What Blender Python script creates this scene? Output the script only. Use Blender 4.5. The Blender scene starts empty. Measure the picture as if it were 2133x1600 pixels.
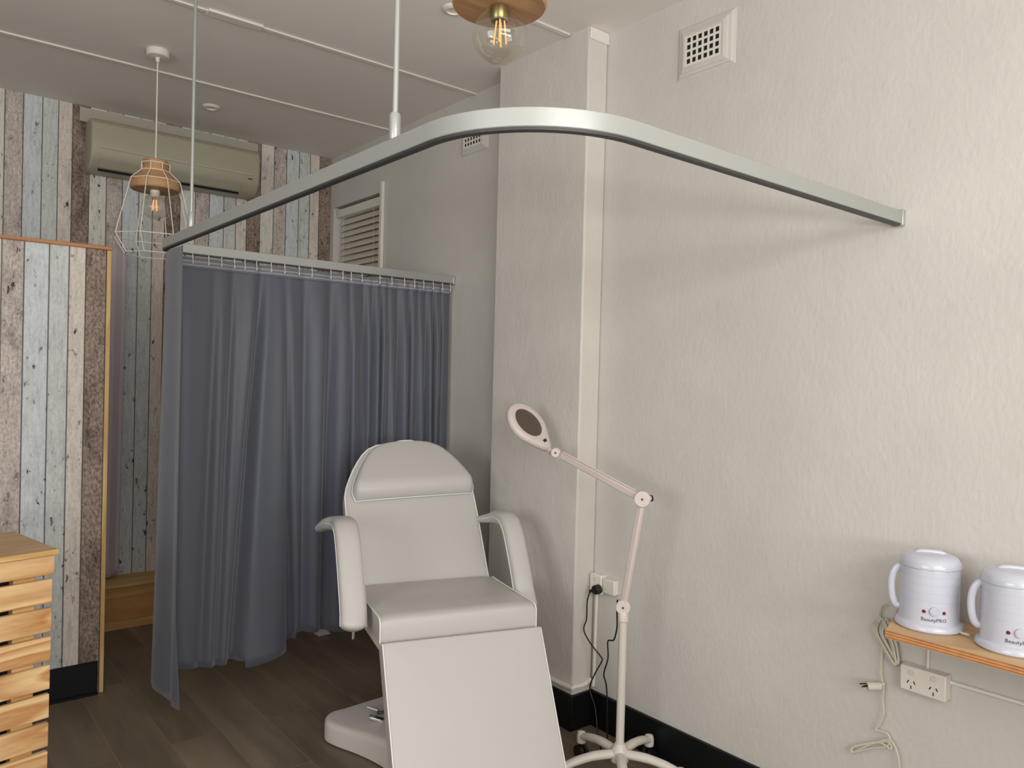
import bpy, bmesh, math, random
from mathutils import Vector, Matrix
random.seed(7)
scene = bpy.context.scene
C = scene.collection

# ---------------------------------------------------------------- camera
def set_camera():
    yaw, pitch, roll, F = math.radians(39.1682), math.radians(-0.6668), math.radians(1.457), 1597.86
    f = Vector((math.sin(yaw) * math.cos(pitch), math.cos(yaw) * math.cos(pitch), math.sin(pitch)))
    r0 = Vector((math.cos(yaw), -math.sin(yaw), 0)); u0 = r0.cross(f)
    c, s = math.cos(roll), math.sin(roll)
    r = c * r0 + s * u0; u = -s * r0 + c * u0
    cd = bpy.data.cameras.new('camera'); co = bpy.data.objects.new('camera', cd); C.objects.link(co)
    cd.sensor_fit = 'HORIZONTAL'; cd.sensor_width = 36; cd.lens = 36 * F / 2133; cd.clip_start = .02
    m = Matrix((r, u, -f)).transposed().to_4x4(); m.translation = Vector((0, 0, 1.5))
    co.matrix_world = m; scene.camera = co
set_camera()

# ---------------------------------------------------------------- light
w = bpy.data.worlds.new('World'); scene.world = w; w.use_nodes = True
bg = w.node_tree.nodes['Background']; bg.inputs[0].default_value = (.75, .87, 1, 1); bg.inputs[1].default_value = .5
def area(name, loc, rot, sx, sy, power, col):
    l = bpy.data.lights.new(name, 'AREA'); l.shape = 'RECTANGLE'; l.size = sx; l.size_y = sy; l.energy = power; l.color = col
    o = bpy.data.objects.new(name, l); C.objects.link(o); o.location = loc; o.rotation_euler = rot
    return o
# daylight coming in through the shop window behind the camera
area('daylight_shop_window', (-.25, -2.02, 2.33), (math.radians(88), 0, 0), 3.0, .62, 66, (1.0, .985, .955))
# added fill at the same window, aimed up to brighten the ceiling like pavement bounce
area('ceiling_bounce_fill', (-.05, -1.99, 1.35), (math.radians(132), 0, 0), 3.2, .45, 74, (1.0, .975, .95))
area('left_side_fill', (-2.02, .6, 1.7), (0, math.radians(-114), 0), 1.3, 1.6, 44, (.94, .97, 1.0))  # added fill from the unseen left side, lifts the pilaster face and ceiling
scene.view_settings.view_transform = 'Standard'
scene.view_settings.look = 'None'
scene.view_settings.exposure = 0.0
scene.view_settings.gamma = 1.0
scene.view_settings.use_curve_mapping = False
scene.render.film_transparent = False

# ---------------------------------------------------------------- materials
def srgb(r, g, b):
    f = lambda v: v / 12.92 if v <= .04045 else ((v + .055) / 1.055) ** 2.4
    return (f(r / 255), f(g / 255), f(b / 255), 1)
def new_mat(name, col, rough=.5, metal=0, spec=.5, sheen=0, coat=0):
    m = bpy.data.materials.new(name); m.use_nodes = True
    p = m.node_tree.nodes['Principled BSDF']
    p.inputs['Base Color'].default_value = col; p.inputs['Roughness'].default_value = rough
    p.inputs['Metallic'].default_value = metal; p.inputs['Specular IOR Level'].default_value = spec
    p.inputs['Sheen Weight'].default_value = sheen; p.inputs['Coat Weight'].default_value = coat
    return m
def N(m, t, **k):
    n = m.node_tree.nodes.new(t)
    for a, b in k.items():
        if a in n.inputs: n.inputs[a].default_value = b
        else: setattr(n, a, b)
    return n
def LK(m, a, b): m.node_tree.links.new(a, b)
def pbsdf(m): return m.node_tree.nodes['Principled BSDF']
def coords(m, scale=(1, 1, 1), loc=(0, 0, 0), rot=(0, 0, 0)):
    tc = N(m, 'ShaderNodeTexCoord'); mp = N(m, 'ShaderNodeMapping')
    mp.inputs['Scale'].default_value = scale; mp.inputs['Location'].default_value = loc; mp.inputs['Rotation'].default_value = rot
    LK(m, tc.outputs['Object'], mp.inputs['Vector']); return mp.outputs[0]
def add_bump(m, scale, strength, dist=.003, detail=3, vec=None, stretch=(1, 1, 1)):
    v = vec or coords(m, stretch)
    n = N(m, 'ShaderNodeTexNoise'); n.inputs['Scale'].default_value = scale; n.inputs['Detail'].default_value = detail
    LK(m, v, n.inputs['Vector'])
    b = N(m, 'ShaderNodeBump'); b.inputs['Strength'].default_value = strength; b.inputs['Distance'].default_value = dist
    LK(m, n.outputs[0], b.inputs['Height'])
    p = pbsdf(m)
    if p.inputs['Normal'].is_linked: LK(m, p.inputs['Normal'].links[0].from_socket, b.inputs['Normal'])
    LK(m, b.outputs[0], p.inputs['Normal'])
    return n
def ramp(m, fac, stops, interp='LINEAR'):
    r = N(m, 'ShaderNodeValToRGB'); r.color_ramp.interpolation = interp
    e = r.color_ramp.elements
    while len(e) < len(stops): e.new(.5)
    for i, (p_, c_) in enumerate(stops): e[i].position = p_; e[i].color = c_
    LK(m, fac, r.inputs[0]); return r.outputs[0]
def math_n(m, op, a, b=None):
    n = N(m, 'ShaderNodeMath'); n.operation = op
    for i, v in enumerate((a, b)):
        if v is None: continue
        if isinstance(v, (int, float)): n.inputs[i].default_value = v
        else: LK(m, v, n.inputs[i])
    return n.outputs[0]
def mix(m, fac, a, b, bt='MIX'):
    n = N(m, 'ShaderNodeMix', data_type='RGBA', blend_type=bt)
    for s, v in ((n.inputs[0], fac), (n.inputs[6], a), (n.inputs[7], b)):
        if isinstance(v, (int, float, tuple)): s.default_value = v
        else: LK(m, v, s)
    return n.outputs[2]

def plaster(name, col, wave=.35, rough=.55):
    m = new_mat(name, col, rough, spec=.35)
    n = add_bump(m, 7, wave, .02, 4)
    add_bump(m, 60, .34, .004, 2, stretch=(1, 1, .6))
    v = coords(m); nn = N(m, 'ShaderNodeTexNoise', Scale=2.2, Detail=5.0); LK(m, v, nn.inputs['Vector'])
    c2 = tuple(x * .93 for x in col[:3]) + (1,)
    LK(m, ramp(m, nn.outputs[0], [(.35, c2), (.65, col)]), pbsdf(m).inputs['Base Color'])
    return m
M = {}
M['wall'] = plaster('cream_plaster', srgb(208, 204, 197), .16)
M['pilaster'] = plaster('rough_cream_plaster', srgb(210, 205, 197), .28)
M['ceiling'] = new_mat('ceiling_paint', srgb(236, 230, 223), .7, spec=.2); add_bump(M['ceiling'], 3, .1, .01)
M['white_trim'] = new_mat('white_gloss_trim', srgb(226, 222, 212), .4); add_bump(M['white_trim'], 20, .05)
M['black'] = new_mat('black_skirting_gloss', srgb(13, 15, 17), .45, spec=.3); add_bump(M['black'], 15, .05)
M['black_plastic'] = new_mat('black_plastic', srgb(22, 20, 20), .45); add_bump(M['black_plastic'], 60, .05)
M['white_plastic'] = new_mat('white_plastic', srgb(226, 220, 210), .35); add_bump(M['white_plastic'], 40, .03)
M['ac'] = new_mat('dimmed_white_plastic', srgb(168, 163, 142), .4); add_bump(M['ac'], 20, .03)  # off-white casing colour, darkened because the unit hangs in a dark zone
M['old_plaster'] = plaster('bare_plaster_patch', srgb(180, 174, 160), .3)
M['alu'] = new_mat('satin_aluminium', srgb(172, 174, 170), .33, metal=.38); add_bump(M['alu'], 120, .03)
M['alu_dark'] = new_mat('rail_slot_dark', srgb(70, 70, 68), .5, metal=.5); add_bump(M['alu_dark'], 60, .03)
M['chrome'] = new_mat('chrome', srgb(215, 215, 215), .15, metal=1); add_bump(M['chrome'], 60, .02)
M['vinyl'] = new_mat('white_vinyl', srgb(188, 185, 181), .42, spec=.45); add_bump(M['vinyl'], 350, .12, .0006); add_bump(M['vinyl'], 5, .12, .01)
M['piping'] = new_mat('white_piping', srgb(232, 231, 228), .4); add_bump(M['piping'], 200, .05)
M['base_plastic'] = new_mat('warm_white_moulding', srgb(214, 206, 200), .4); add_bump(M['base_plastic'], 60, .04)
M['lamp_white'] = new_mat('pinkish_white_enamel', srgb(212, 199, 193), .38); add_bump(M['lamp_white'], 60, .04)
M['stand'] = new_mat('warm_white_enamel', srgb(206, 200, 190), .38); add_bump(M['stand'], 60, .04)
M['lens'] = new_mat('smoked_lens_cover', srgb(84, 70, 62), .3); add_bump(M['lens'], 30, .05)
M['heater'] = new_mat('cool_white_gloss_plastic', srgb(196, 199, 211), .22, coat=.3); add_bump(M['heater'], 30, .02)
M['led'] = new_mat('dark_red_indicator', srgb(110, 28, 36), .3); add_bump(M['led'], 30, .02)
M['ink'] = new_mat('dark_grey_print', srgb(60, 58, 70), .5); add_bump(M['ink'], 30, .02)
M['cable'] = new_mat('off_white_cable', srgb(206, 200, 184), .5); add_bump(M['cable'], 100, .03)
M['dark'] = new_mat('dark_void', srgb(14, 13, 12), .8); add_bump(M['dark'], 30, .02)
M['blind'] = new_mat('blind_slats', srgb(226, 218, 204), .5); add_bump(M['blind'], 30, .05)
M['wire'] = new_mat('white_coated_wire', srgb(224, 218, 206), .4); add_bump(M['wire'], 60, .02)
M['brass'] = new_mat('brass_screw_cap', srgb(150, 140, 100), .3, metal=.9); add_bump(M['brass'], 60, .02)
M['tape'] = new_mat('heading_tape', srgb(140, 142, 152), .7); 
def stripes(m):
    v = coords(m); s = N(m, 'ShaderNodeSeparateXYZ'); LK(m, v, s.inputs[0])
    f = math_n(m, 'FRACT', math_n(m, 'MULTIPLY', s.outputs[2], 1 / .0165))
    LK(m, ramp(m, f, [(0, srgb(116, 117, 125)), (.28, srgb(116, 117, 125)), (.42, srgb(182, 183, 187)), (.6, srgb(116, 117, 125))]), pbsdf(m).inputs['Base Color'])
stripes(M['tape'])
M['curtain'] = new_mat('slate_blue_curtain_cloth', srgb(86, 89, 101), .48, spec=.35, sheen=.25)
add_bump(M['curtain'], 900, .15, .0005)
add_bump(M['curtain'], 3.5, .12, .02, stretch=(1, 1, .3))
M['mauve'] = new_mat('mauve_cloth', srgb(196, 184, 189), .8); add_bump(M['mauve'], 14, .3, .01, stretch=(1, 1, .1))
# lamp filament: a lamp at low glow
M['filament'] = new_mat('glowing_filament', srgb(230, 160, 90), .4)
pbsdf(M['filament']).inputs['Emission Color'].default_value = srgb(255, 160, 90); pbsdf(M['filament']).inputs['Emission Strength'].default_value = .9
add_bump(M['filament'], 60, .02)
def glass():
    m = bpy.data.materials.new('clear_bulb_glass'); m.use_nodes = True
    nt = m.node_tree; nt.nodes.clear()
    o = nt.nodes.new('ShaderNodeOutputMaterial'); t = nt.nodes.new('ShaderNodeBsdfTransparent'); g = nt.nodes.new('ShaderNodeBsdfGlossy')
    g.inputs['Roughness'].default_value = .03; g.inputs['Color'].default_value = (1, 1, 1, 1); t.inputs['Color'].default_value = (.93, .92, .88, 1)
    lw = nt.nodes.new('ShaderNodeLayerWeight'); lw.inputs['Blend'].default_value = .18
    fr = nt.nodes.new('ShaderNodeMath'); fr.operation = 'MULTIPLY_ADD'; nt.links.new(lw.outputs['Facing'], fr.inputs[0]); fr.inputs[1].default_value = .5; fr.inputs[2].default_value = .03; mx = nt.nodes.new('ShaderNodeMixShader')
    n = nt.nodes.new('ShaderNodeTexNoise'); n.inputs['Scale'].default_value = 5; b = nt.nodes.new('ShaderNodeBump'); b.inputs['Strength'].default_value = .05
    nt.links.new(n.outputs[0], b.inputs['Height']); nt.links.new(b.outputs[0], g.inputs['Normal'])
    nt.links.new(fr.outputs[0], mx.inputs[0]); nt.links.new(t.outputs[0], mx.inputs[1]); nt.links.new(g.outputs[0], mx.inputs[2]); nt.links.new(mx.outputs[0], o.inputs[0])
    return m
M['glass'] = glass()

def wood(name, c1, c2, axis='x', rings=14., rough=.5, knots=True, stretch=.14):
    m = new_mat(name, c1, rough)
    sc = {'x': (stretch, 1, 1), 'y': (1, stretch, 1), 'z': (1, 1, stretch)}[axis]
    oi = N(m, 'ShaderNodeObjectInfo')
    tc = N(m, 'ShaderNodeTexCoord'); mp = N(m, 'ShaderNodeMapping'); mp.inputs['Scale'].default_value = sc
    LK(m, tc.outputs['Object'], mp.inputs['Vector'])
    ad = N(m, 'ShaderNodeVectorMath', operation='ADD'); LK(m, mp.outputs[0], ad.inputs[0])
    cm = N(m, 'ShaderNodeVectorMath', operation='SCALE'); cm.inputs[0].default_value = (7.3, 3.1, 5.7); LK(m, oi.outputs['Random'], cm.inputs['Scale'])
    LK(m, cm.outputs[0], ad.inputs[1]); v = ad.outputs[0]
    n1 = N(m, 'ShaderNodeTexNoise', Scale=5.0, Detail=1.5); LK(m, v, n1.inputs['Vector'])
    f = math_n(m, 'FRACT', math_n(m, 'MULTIPLY', n1.outputs[0], rings))
    n2 = N(m, 'ShaderNodeTexNoise', Scale=90.0, Detail=3.0); LK(m, v, n2.inputs['Vector'])
    base = ramp(m, f, [(0, c1), (.45, tuple(a * .5 + b * .5 for a, b in zip(c1, c2))), (.85, c2), (1, c1)])
    base = mix(m, .25, base, ramp(m, n2.outputs[0], [(.3, c2), (.7, c1)]))
    if knots:
        n3 = N(m, 'ShaderNodeTexNoise', Scale=9.0, Detail=1.0); LK(m, v, n3.inputs['Vector'])
        kf = ramp(m, n3.outputs[0], [(.64, (0, 0, 0, 1)), (.73, (1, 1, 1, 1))])
        base = mix(m, kf, base, tuple(x * .45 for x in c2[:3]) + (1,))
    LK(m, base, pbsdf(m).inputs['Base Color'])
    b = N(m, 'ShaderNodeBump'); b.inputs['Strength'].default_value = .1; b.inputs['Distance'].default_value = .001
    LK(m, n2.outputs[0], b.inputs['Height']); LK(m, b.outputs[0], pbsdf(m).inputs['Normal'])
    return m
M['pine'] = wood('knotty_pine_slats', srgb(232, 200, 148), srgb(178, 120, 66), 'x', 13)
M['pine_plain'] = wood('plain_pine', srgb(216, 180, 118), srgb(186, 142, 84), 'x', 8, knots=False)
M['pine_edge'] = wood('pine_edge_strip', srgb(214, 184, 124), srgb(190, 150, 92), 'z', 6, knots=False)
M['orange_pine'] = wood('orange_varnished_pine', srgb(190, 132, 82), srgb(158, 100, 58), 'x', 6)
M['box_pine'] = wood('honey_pine_boxing', srgb(204, 158, 96), srgb(178, 128, 70), 'x', 6, knots=False)  # front board of the boxing, browner than the plain pine
M['oak'] = wood('warm_turned_wood', srgb(192, 150, 106), srgb(160, 116, 76), 'x', 9, knots=False)
M['ply'] = wood('plywood_shelf_top', srgb(214, 182, 138), srgb(190, 150, 104), 'y', 7, knots=False)
M['desk_top'] = wood('plywood_counter_top', srgb(190, 158, 116), srgb(170, 136, 96), 'x', 7, knots=False)
def ply_edge():
    m = new_mat('plywood_layered_edge', srgb(190, 130, 80), .5)
    v = coords(m); s = N(m, 'ShaderNodeSeparateXYZ'); LK(m, v, s.inputs[0])
    f = math_n(m, 'FRACT', math_n(m, 'MULTIPLY', s.outputs[2], 1 / .0075))
    n = N(m, 'ShaderNodeTexNoise', Scale=40.0); LK(m, v, n.inputs['Vector'])
    a = ramp(m, f, [(0, srgb(206, 150, 96)), (.5, srgb(206, 150, 96)), (.6, srgb(160, 100, 58)), (1, srgb(160, 100, 58))])
    LK(m, mix(m, .2, a, ramp(m, n.outputs[0], [(.3, srgb(150, 90, 50)), (.7, srgb(220, 170, 110))])), pbsdf(m).inputs['Base Color'])
    return m
M['ply_edge'] = ply_edge()

def plank_paper(name, x0, edges, cols, yellow=0):
    """wallpaper printed with weathered upright boards: a six-board repeat 0.5 m wide"""
    m = new_mat(name, (.5, .5, .5, 1), .6, spec=.25)
    tc = N(m, 'ShaderNodeTexCoord'); s = N(m, 'ShaderNodeSeparateXYZ'); LK(m, tc.outputs['Object'], s.inputs[0])
    X = s.outputs[0]; t = math_n(m, 'MULTIPLY', math_n(m, 'SUBTRACT', X, x0), 2.0)
    f = math_n(m, 'FRACT', math_n(m, 'ADD', t, 20))
    cell = math_n(m, 'FLOOR', math_n(m, 'ADD', t, 20))
    stops = [(e, c) for e, c in zip(edges, cols)]
    col = ramp(m, f, stops, 'CONSTANT')
    k = [0, .17, .34, .5, .67, .84]
    idx = ramp(m, f, [(e, (q, q, q, 1)) for e, q in zip(edges, k)], 'CONSTANT')
    # board-dependent offset so grain breaks at every board
    off = math_n(m, 'ADD', math_n(m, 'MULTIPLY', idx, 37.0), 0)
    cb = N(m, 'ShaderNodeCombineXYZ'); LK(m, math_n(m, 'ADD', X, off), cb.inputs[0]); LK(m, s.outputs[2], cb.inputs[2])
    mp = N(m, 'ShaderNodeMapping'); mp.inputs['Scale'].default_value = (1, 1, .12); LK(m, cb.outputs[0], mp.inputs['Vector'])
    g = N(m, 'ShaderNodeTexNoise', Scale=70.0, Detail=6.0, Roughness=.7); LK(m, mp.outputs[0], g.inputs['Vector'])
    mp2 = N(m, 'ShaderNodeMapping'); mp2.inputs['Scale'].default_value = (1, 1, .5); LK(m, cb.outputs[0], mp2.inputs['Vector'])
    w_ = N(m, 'ShaderNodeTexNoise', Scale=9.0, Detail=8.0, Roughness=.75); LK(m, mp2.outputs[0], w_.inputs['Vector'])
    sp = N(m, 'ShaderNodeTexNoise', Scale=38.0, Detail=4.0, Roughness=.6); LK(m, mp2.outputs[0], sp.inputs['Vector'])
    big = N(m, 'ShaderNodeTexNoise', Scale=3.0, Detail=2.0); LK(m, mp2.outputs[0], big.inputs['Vector'])
    fine = ramp(m, g.outputs[0], [(.34, (.70, .69, .68, 1)), (.5, (.96, .96, .96, 1)), (.66, (1.10, 1.10, 1.10, 1))])
    c = mix(m, .75, col, fine, 'MULTIPLY')
    # blotches, heavy on the brown and pink boards
    heavy = ramp(m, f, [(edges[0], (.15,) * 3 + (1,)), (edges[1], (.62,) * 3 + (1,)), (edges[2], (.22,) * 3 + (1,)), (edges[3], (.22,) * 3 + (1,)), (edges[4], (.25,) * 3 + (1,)), (edges[5], (1,) * 3 + (1,))], 'CONSTANT')
    bl = ramp(m, w_.outputs[0], [(.47, (0, 0, 0, 1)), (.62, (1, 1, 1, 1))])
    bl = mix(m, 1.0, bl, ramp(m, big.outputs[0], [(.4, (.2, .2, .2, 1)), (.6, (1, 1, 1, 1))]), 'MULTIPLY')
    c = mix(m, mix(m, 1.0, bl, heavy, 'MULTIPLY'), c, srgb(96, 80, 70))
    ck = N(m, 'ShaderNodeTexNoise', Scale=95.0, Detail=5.0, Roughness=.75); mp3 = N(m, 'ShaderNodeMapping'); mp3.inputs['Scale'].default_value = (1, 1, .55); LK(m, cb.outputs[0], mp3.inputs['Vector']); LK(m, mp3.outputs[0], ck.inputs['Vector'])
    cks = ramp(m, ck.outputs[0], [(.43, (.52, .50, .48, 1)), (.52, (1, 1, 1, 1)), (.6, (1.22, 1.2, 1.18, 1))])
    soft = ramp(m, f, [(edges[0], (.12,) * 3 + (1,)), (edges[1], (.5,) * 3 + (1,)), (edges[2], (.16,) * 3 + (1,)), (edges[3], (.18,) * 3 + (1,)), (edges[4], (.22,) * 3 + (1,)), (edges[5], (.95,) * 3 + (1,))], 'CONSTANT')
    c = mix(m, 1.0, c, mix(m, soft, (1, 1, 1, 1), cks), 'MULTIPLY')
    # dark flecks
    fl = ramp(m, sp.outputs[0], [(.60, (0, 0, 0, 1)), (.64, (1, 1, 1, 1))])
    fl = mix(m, 1.0, fl, ramp(m, w_.outputs[0], [(.47, (0, 0, 0, 1)), (.56, (1, 1, 1, 1))]), 'MULTIPLY')
    c = mix(m, fl, c, srgb(66, 62, 60))
    # printed gaps between boards
    gap = None
    for e in list(edges[1:]) + [1.0]:
        d = math_n(m, 'ABSOLUTE', math_n(m, 'SUBTRACT', f, e if e < 1 else .997))
        q = math_n(m, 'LESS_THAN', d, .0055)
        gap = q if gap is None else math_n(m, 'MAXIMUM', gap, q)
    c = mix(m, math_n(m, 'MULTIPLY', gap, .8), c, srgb(62, 56, 54))
    LK(m, c, pbsdf(m).inputs['Base Color'])
    return m
cols = [srgb(222, 218, 208), srgb(206, 194, 186), srgb(211, 216, 217), srgb(207, 211, 207), srgb(222, 211, 200), srgb(160, 141, 128)]
M['paper'] = plank_paper('weathered_board_wallpaper', .888, [0, .175, .345, .525, .68, .82], cols)
M['paper2'] = plank_paper('weathered_board_wallpaper_partition', .768 - .5, [0, .2, .362, .548, .7, .832], cols)

def floor_mat():
    m = new_mat('grey_brown_timber_planks', srgb(90, 80, 68), .42, spec=.35)
    v = coords(m, rot=(0, 0, math.radians(90)), loc=(0, 0, 0))
    mp = N(m, 'ShaderNodeMapping'); mp.inputs['Location'].default_value = (.33, -.110, 0); LK(m, v, mp.inputs['Vector'])
    b = N(m, 'ShaderNodeTexBrick'); b.offset = .37; LK(m, mp.outputs[0], b.inputs['Vector'])
    b.inputs['Scale'].default_value = 1; b.inputs['Brick Width'].default_value = 1.2; b.inputs['Row Height'].default_value = .195
    b.inputs['Mortar Size'].default_value = .0022; b.inputs['Color1'].default_value = (.38, .38, .38, 1); b.inputs['Color2'].default_value = (.62, .62, .62, 1); b.inputs['Mortar'].default_value = (.5, .5, .5, 1)
    st = N(m, 'ShaderNodeMapping'); st.inputs['Scale'].default_value = (.16, 1, 1); LK(m, v, st.inputs['Vector'])
    addv = N(m, 'ShaderNodeVectorMath', operation='MULTIPLY_ADD'); LK(m, b.outputs['Color'], addv.inputs[0]); addv.inputs[1].default_value = (30, 30, 30); LK(m, st.outputs[0], addv.inputs[2])
    n = N(m, 'ShaderNodeTexNoise', Scale=9.0, Detail=8.0, Roughness=.65); LK(m, addv.outputs[0], n.inputs['Vector'])
    n2 = N(m, 'ShaderNodeTexNoise', Scale=3.0, Detail=3.0); LK(m, addv.outputs[0], n2.inputs['Vector'])
    c = ramp(m, n.outputs[0], [(.28, srgb(88, 78, 64)), (.5, srgb(122, 109, 92)), (.72, srgb(152, 137, 118))])
    c = mix(m, .45, c, ramp(m, n2.outputs[0], [(.3, srgb(104, 94, 80)), (.7, srgb(142, 125, 108))]))
    c = mix(m, .35, c, mix(m, .5, b.outputs['Color'], (.09, .075, .06, 1)), 'OVERLAY')
    c = mix(m, math_n(m, 'MULTIPLY', b.outputs['Fac'], .4), c, srgb(150, 136, 112))
    LK(m, c, pbsdf(m).inputs['Base Color'])
    bp = N(m, 'ShaderNodeBump'); bp.inputs['Strength'].default_value = .15; bp.inputs['Distance'].default_value = .002; LK(m, n.outputs[0], bp.inputs['Height']); LK(m, bp.outputs[0], pbsdf(m).inputs['Normal'])
    return m
M['floor'] = floor_mat()

# ---------------------------------------------------------------- mesh helpers
def finish(name, bm, mat, parent=None, smooth=True, bevel=0, seg=2, angle=40):
    bmesh.ops.recalc_face_normals(bm, faces=bm.faces)
    me = bpy.data.meshes.new(name); bm.to_mesh(me); bm.free()
    for x in (mat if isinstance(mat, (list, tuple)) else [mat]): me.materials.append(x)
    o = bpy.data.objects.new(name, me); C.objects.link(o)
    if parent is not None: o.parent = parent
    if smooth:
        for p in me.polygons: p.use_smooth = True
        me.set_sharp_from_angle(angle=math.radians(angle)) if hasattr(me, 'set_sharp_from_angle') else None
    if bevel:
        b = o.modifiers.new('bevel', 'BEVEL'); b.width = bevel; b.segments = seg; b.limit_method = 'ANGLE'; b.angle_limit = math.radians(35)
        b.harden_normals = False
    return o
def box(bm, x0, x1, y0, y1, z0, z1, mi=0):
    v = [bm.verts.new((x, y, z)) for z in (z0, z1) for y in (y0, y1) for x in (x0, x1)]
    for q in ((0, 2, 3, 1), (4, 5, 7, 6), (0, 1, 5, 4), (2, 6, 7, 3), (0, 4, 6, 2), (1, 3, 7, 5)):
        f = bm.faces.new([v[i] for i in q]); f.material_index = mi
    return v
def bx(*a, mi=0):
    bm = bmesh.new(); box(bm, *a, mi=mi); return bm
def tube(bm, pts, r, seg=10, cap=True, closed=False, flat=1.0, up=None):
    """sweep a circle (or ellipse) along points; r may be a list"""
    pts = [Vector(p) for p in pts]; n = len(pts); rings = []
    rr = r if isinstance(r, (list, tuple)) else [r] * n
    prev = None
    for i, p in enumerate(pts):
        if closed: t = (pts[(i + 1) % n] - pts[i - 1]).normalized()
        else: t = (pts[min(i + 1, n - 1)] - pts[max(i - 1, 0)]).normalized()
        if prev is None:
            a = Vector(up) if up else (Vector((0, 0, 1)) if abs(t.z) < .9 else Vector((1, 0, 0)))
            nrm = (a - t * a.dot(t)).normalized()
        else: nrm = (prev - t * prev.dot(t)).normalized()
        prev = nrm; bn = t.cross(nrm)
        rings.append([bm.verts.new(p + (nrm * math.cos(2 * math.pi * k / seg) * flat + bn * math.sin(2 * math.pi * k / seg)) * rr[i]) for k in range(seg)])
    m_ = n if closed else n - 1
    for i in range(m_):
        A, B = rings[i], rings[(i + 1) % n]
        for k in range(seg): bm.faces.new((A[k], A[(k + 1) % seg], B[(k + 1) % seg], B[k]))
    if cap and not closed: bm.faces.new(rings[0][::-1]); bm.faces.new(rings[-1])
    return bm
def cyl(bm, p, q, r, r2=None, seg=20): return tube(bm, [p, q], [r, r if r2 is None else r2], seg)
def lathe(bm, prof, seg=36, cx=0, cy=0, cap=True, closed=False):
    rings = [[bm.verts.new((cx + r * math.cos(2 * math.pi * k / seg), cy + r * math.sin(2 * math.pi * k / seg), z)) for k in range(seg)] for r, z in prof]
    for A, B in zip(rings, rings[1:]):
        for k in range(seg): bm.faces.new((A[k], A[(k + 1) % seg], B[(k + 1) % seg], B[k]))
    if cap: bm.faces.new(rings[0][::-1]); bm.faces.new(rings[-1])
    return bm
def smooth_path(pts, n=8, closed=False):
    P = [Vector(p) for p in pts]; out = []; m_ = len(P)
    rng = range(m_ if closed else m_ - 1)
    for i in rng:
        if closed: a, b, c, d = P[i - 1], P[i], P[(i + 1) % m_], P[(i + 2) % m_]
        else: a, b, c, d = P[max(i - 1, 0)], P[i], P[i + 1], P[min(i + 2, m_ - 1)]
        for k in range(n):
            t = k / n
            out.append(.5 * ((2 * b) + (-a + c) * t + (2 * a - 5 * b + 4 * c - d) * t * t + (-a + 3 * b - 3 * c + d) * t ** 3))
    if not closed: out.append(P[-1])
    return out
def empty(name, loc, rz, label, cat, group=None):
    o = bpy.data.objects.new(name, None); C.objects.link(o); o.location = loc; o.rotation_euler = (0, 0, rz); o.empty_display_size = .1
    return tag(o, label, cat, group)
def tag(o, label, cat, group=None):
    o['label'] = label; o['category'] = cat
    if group: o['group'] = group
    return o
def struct(name, bm, m, parent=None, **k):
    o = finish(name, bm, m, parent, **k)
    if parent is None: o['kind'] = 'structure'
    return o
def copy_tree(o, parent=None):
    c = o.copy(); C.objects.link(c)
    if parent is not None: c.parent = parent
    for ch in list(o.children): copy_tree(ch, c)
    return c

# ---------------------------------------------------------------- room shell
XR, YB, XL, YF, H = 2.385, 4.98, -2.0, -2.0, 2.975
struct('floor', bx(XL - .2, XR + .2, YF - .2, YB + .2, -.1, 0), M['floor'], smooth=False)
struct('ceiling', bx(XL - .2, XR + .2, YF - .2, YB + .2, H, H + .1), M['ceiling'], smooth=False)
struct('wall_back', bx(XL - .2, XR + .2, YB, YB + .15, 0, H), M['paper'], smooth=False)
bm = bmesh.new()                                                       # right wall with a window opening near the back
wy0, wy1, wz0, wz1 = 4.285, 4.93, 1.10, 2.625
box(bm, XR, XR + .2, YF, wy0, 0, H); box(bm, XR, XR + .2, wy1, YB, 0, H)
box(bm, XR, XR + .2, wy0, wy1, 0, wz0); box(bm, XR, XR + .2, wy0, wy1, wz1, H)
struct('wall_right', bm, M['wall'], smooth=False)
bm = bmesh.new()                                                       # unseen left wall, with an opening for the added side fill
box(bm, XL - .2, XL, YF, -.2, 0, H); box(bm, XL - .2, XL, 1.4, YB, 0, H); box(bm, XL - .2, XL, -.2, 1.4, 0, .9); box(bm, XL - .2, XL, -.2, 1.4, 2.5, H)
struct('wall_left', bm, M['wall'], smooth=False)
bm = bmesh.new()                                                       # shop-front wall with its big window
box(bm, XL, -1.35, YF - .2, YF, 0, H); box(bm, 1.95, XR, YF - .2, YF, 0, H); box(bm, -1.35, 1.95, YF - .2, YF, 0, 1.1); box(bm, -1.35, 1.95, YF - .2, YF, 2.7, H)
struct('wall_front', bm, M['wall'], smooth=False)
# pilaster
bm = bmesh.new(); box(bm, 2.27, XR, 2.33, 2.94, 0, H + .03)
struct('trim_1', bm, M['pilaster'], bevel=.008, smooth=True)
bm = bmesh.new(); box(bm, 2.272, XR, 2.324, 2.33, 2.925, H - .001)       # slightly proud top of the pilaster
struct('trim_2', bm, M['white_trim'], bevel=.004)
bm = bmesh.new()                                                       # plaster bead round the pilaster foot
tube(bm, smooth_path([(2.264, 2.94, .185), (2.262, 2.6, .18), (2.262, 2.345, .182), (2.272, 2.323, .185), (2.33, 2.322, .182), (2.37, 2.322, .195)], 5), .011, 8)
struct('trim_3', bm, M['white_trim'])
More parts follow.
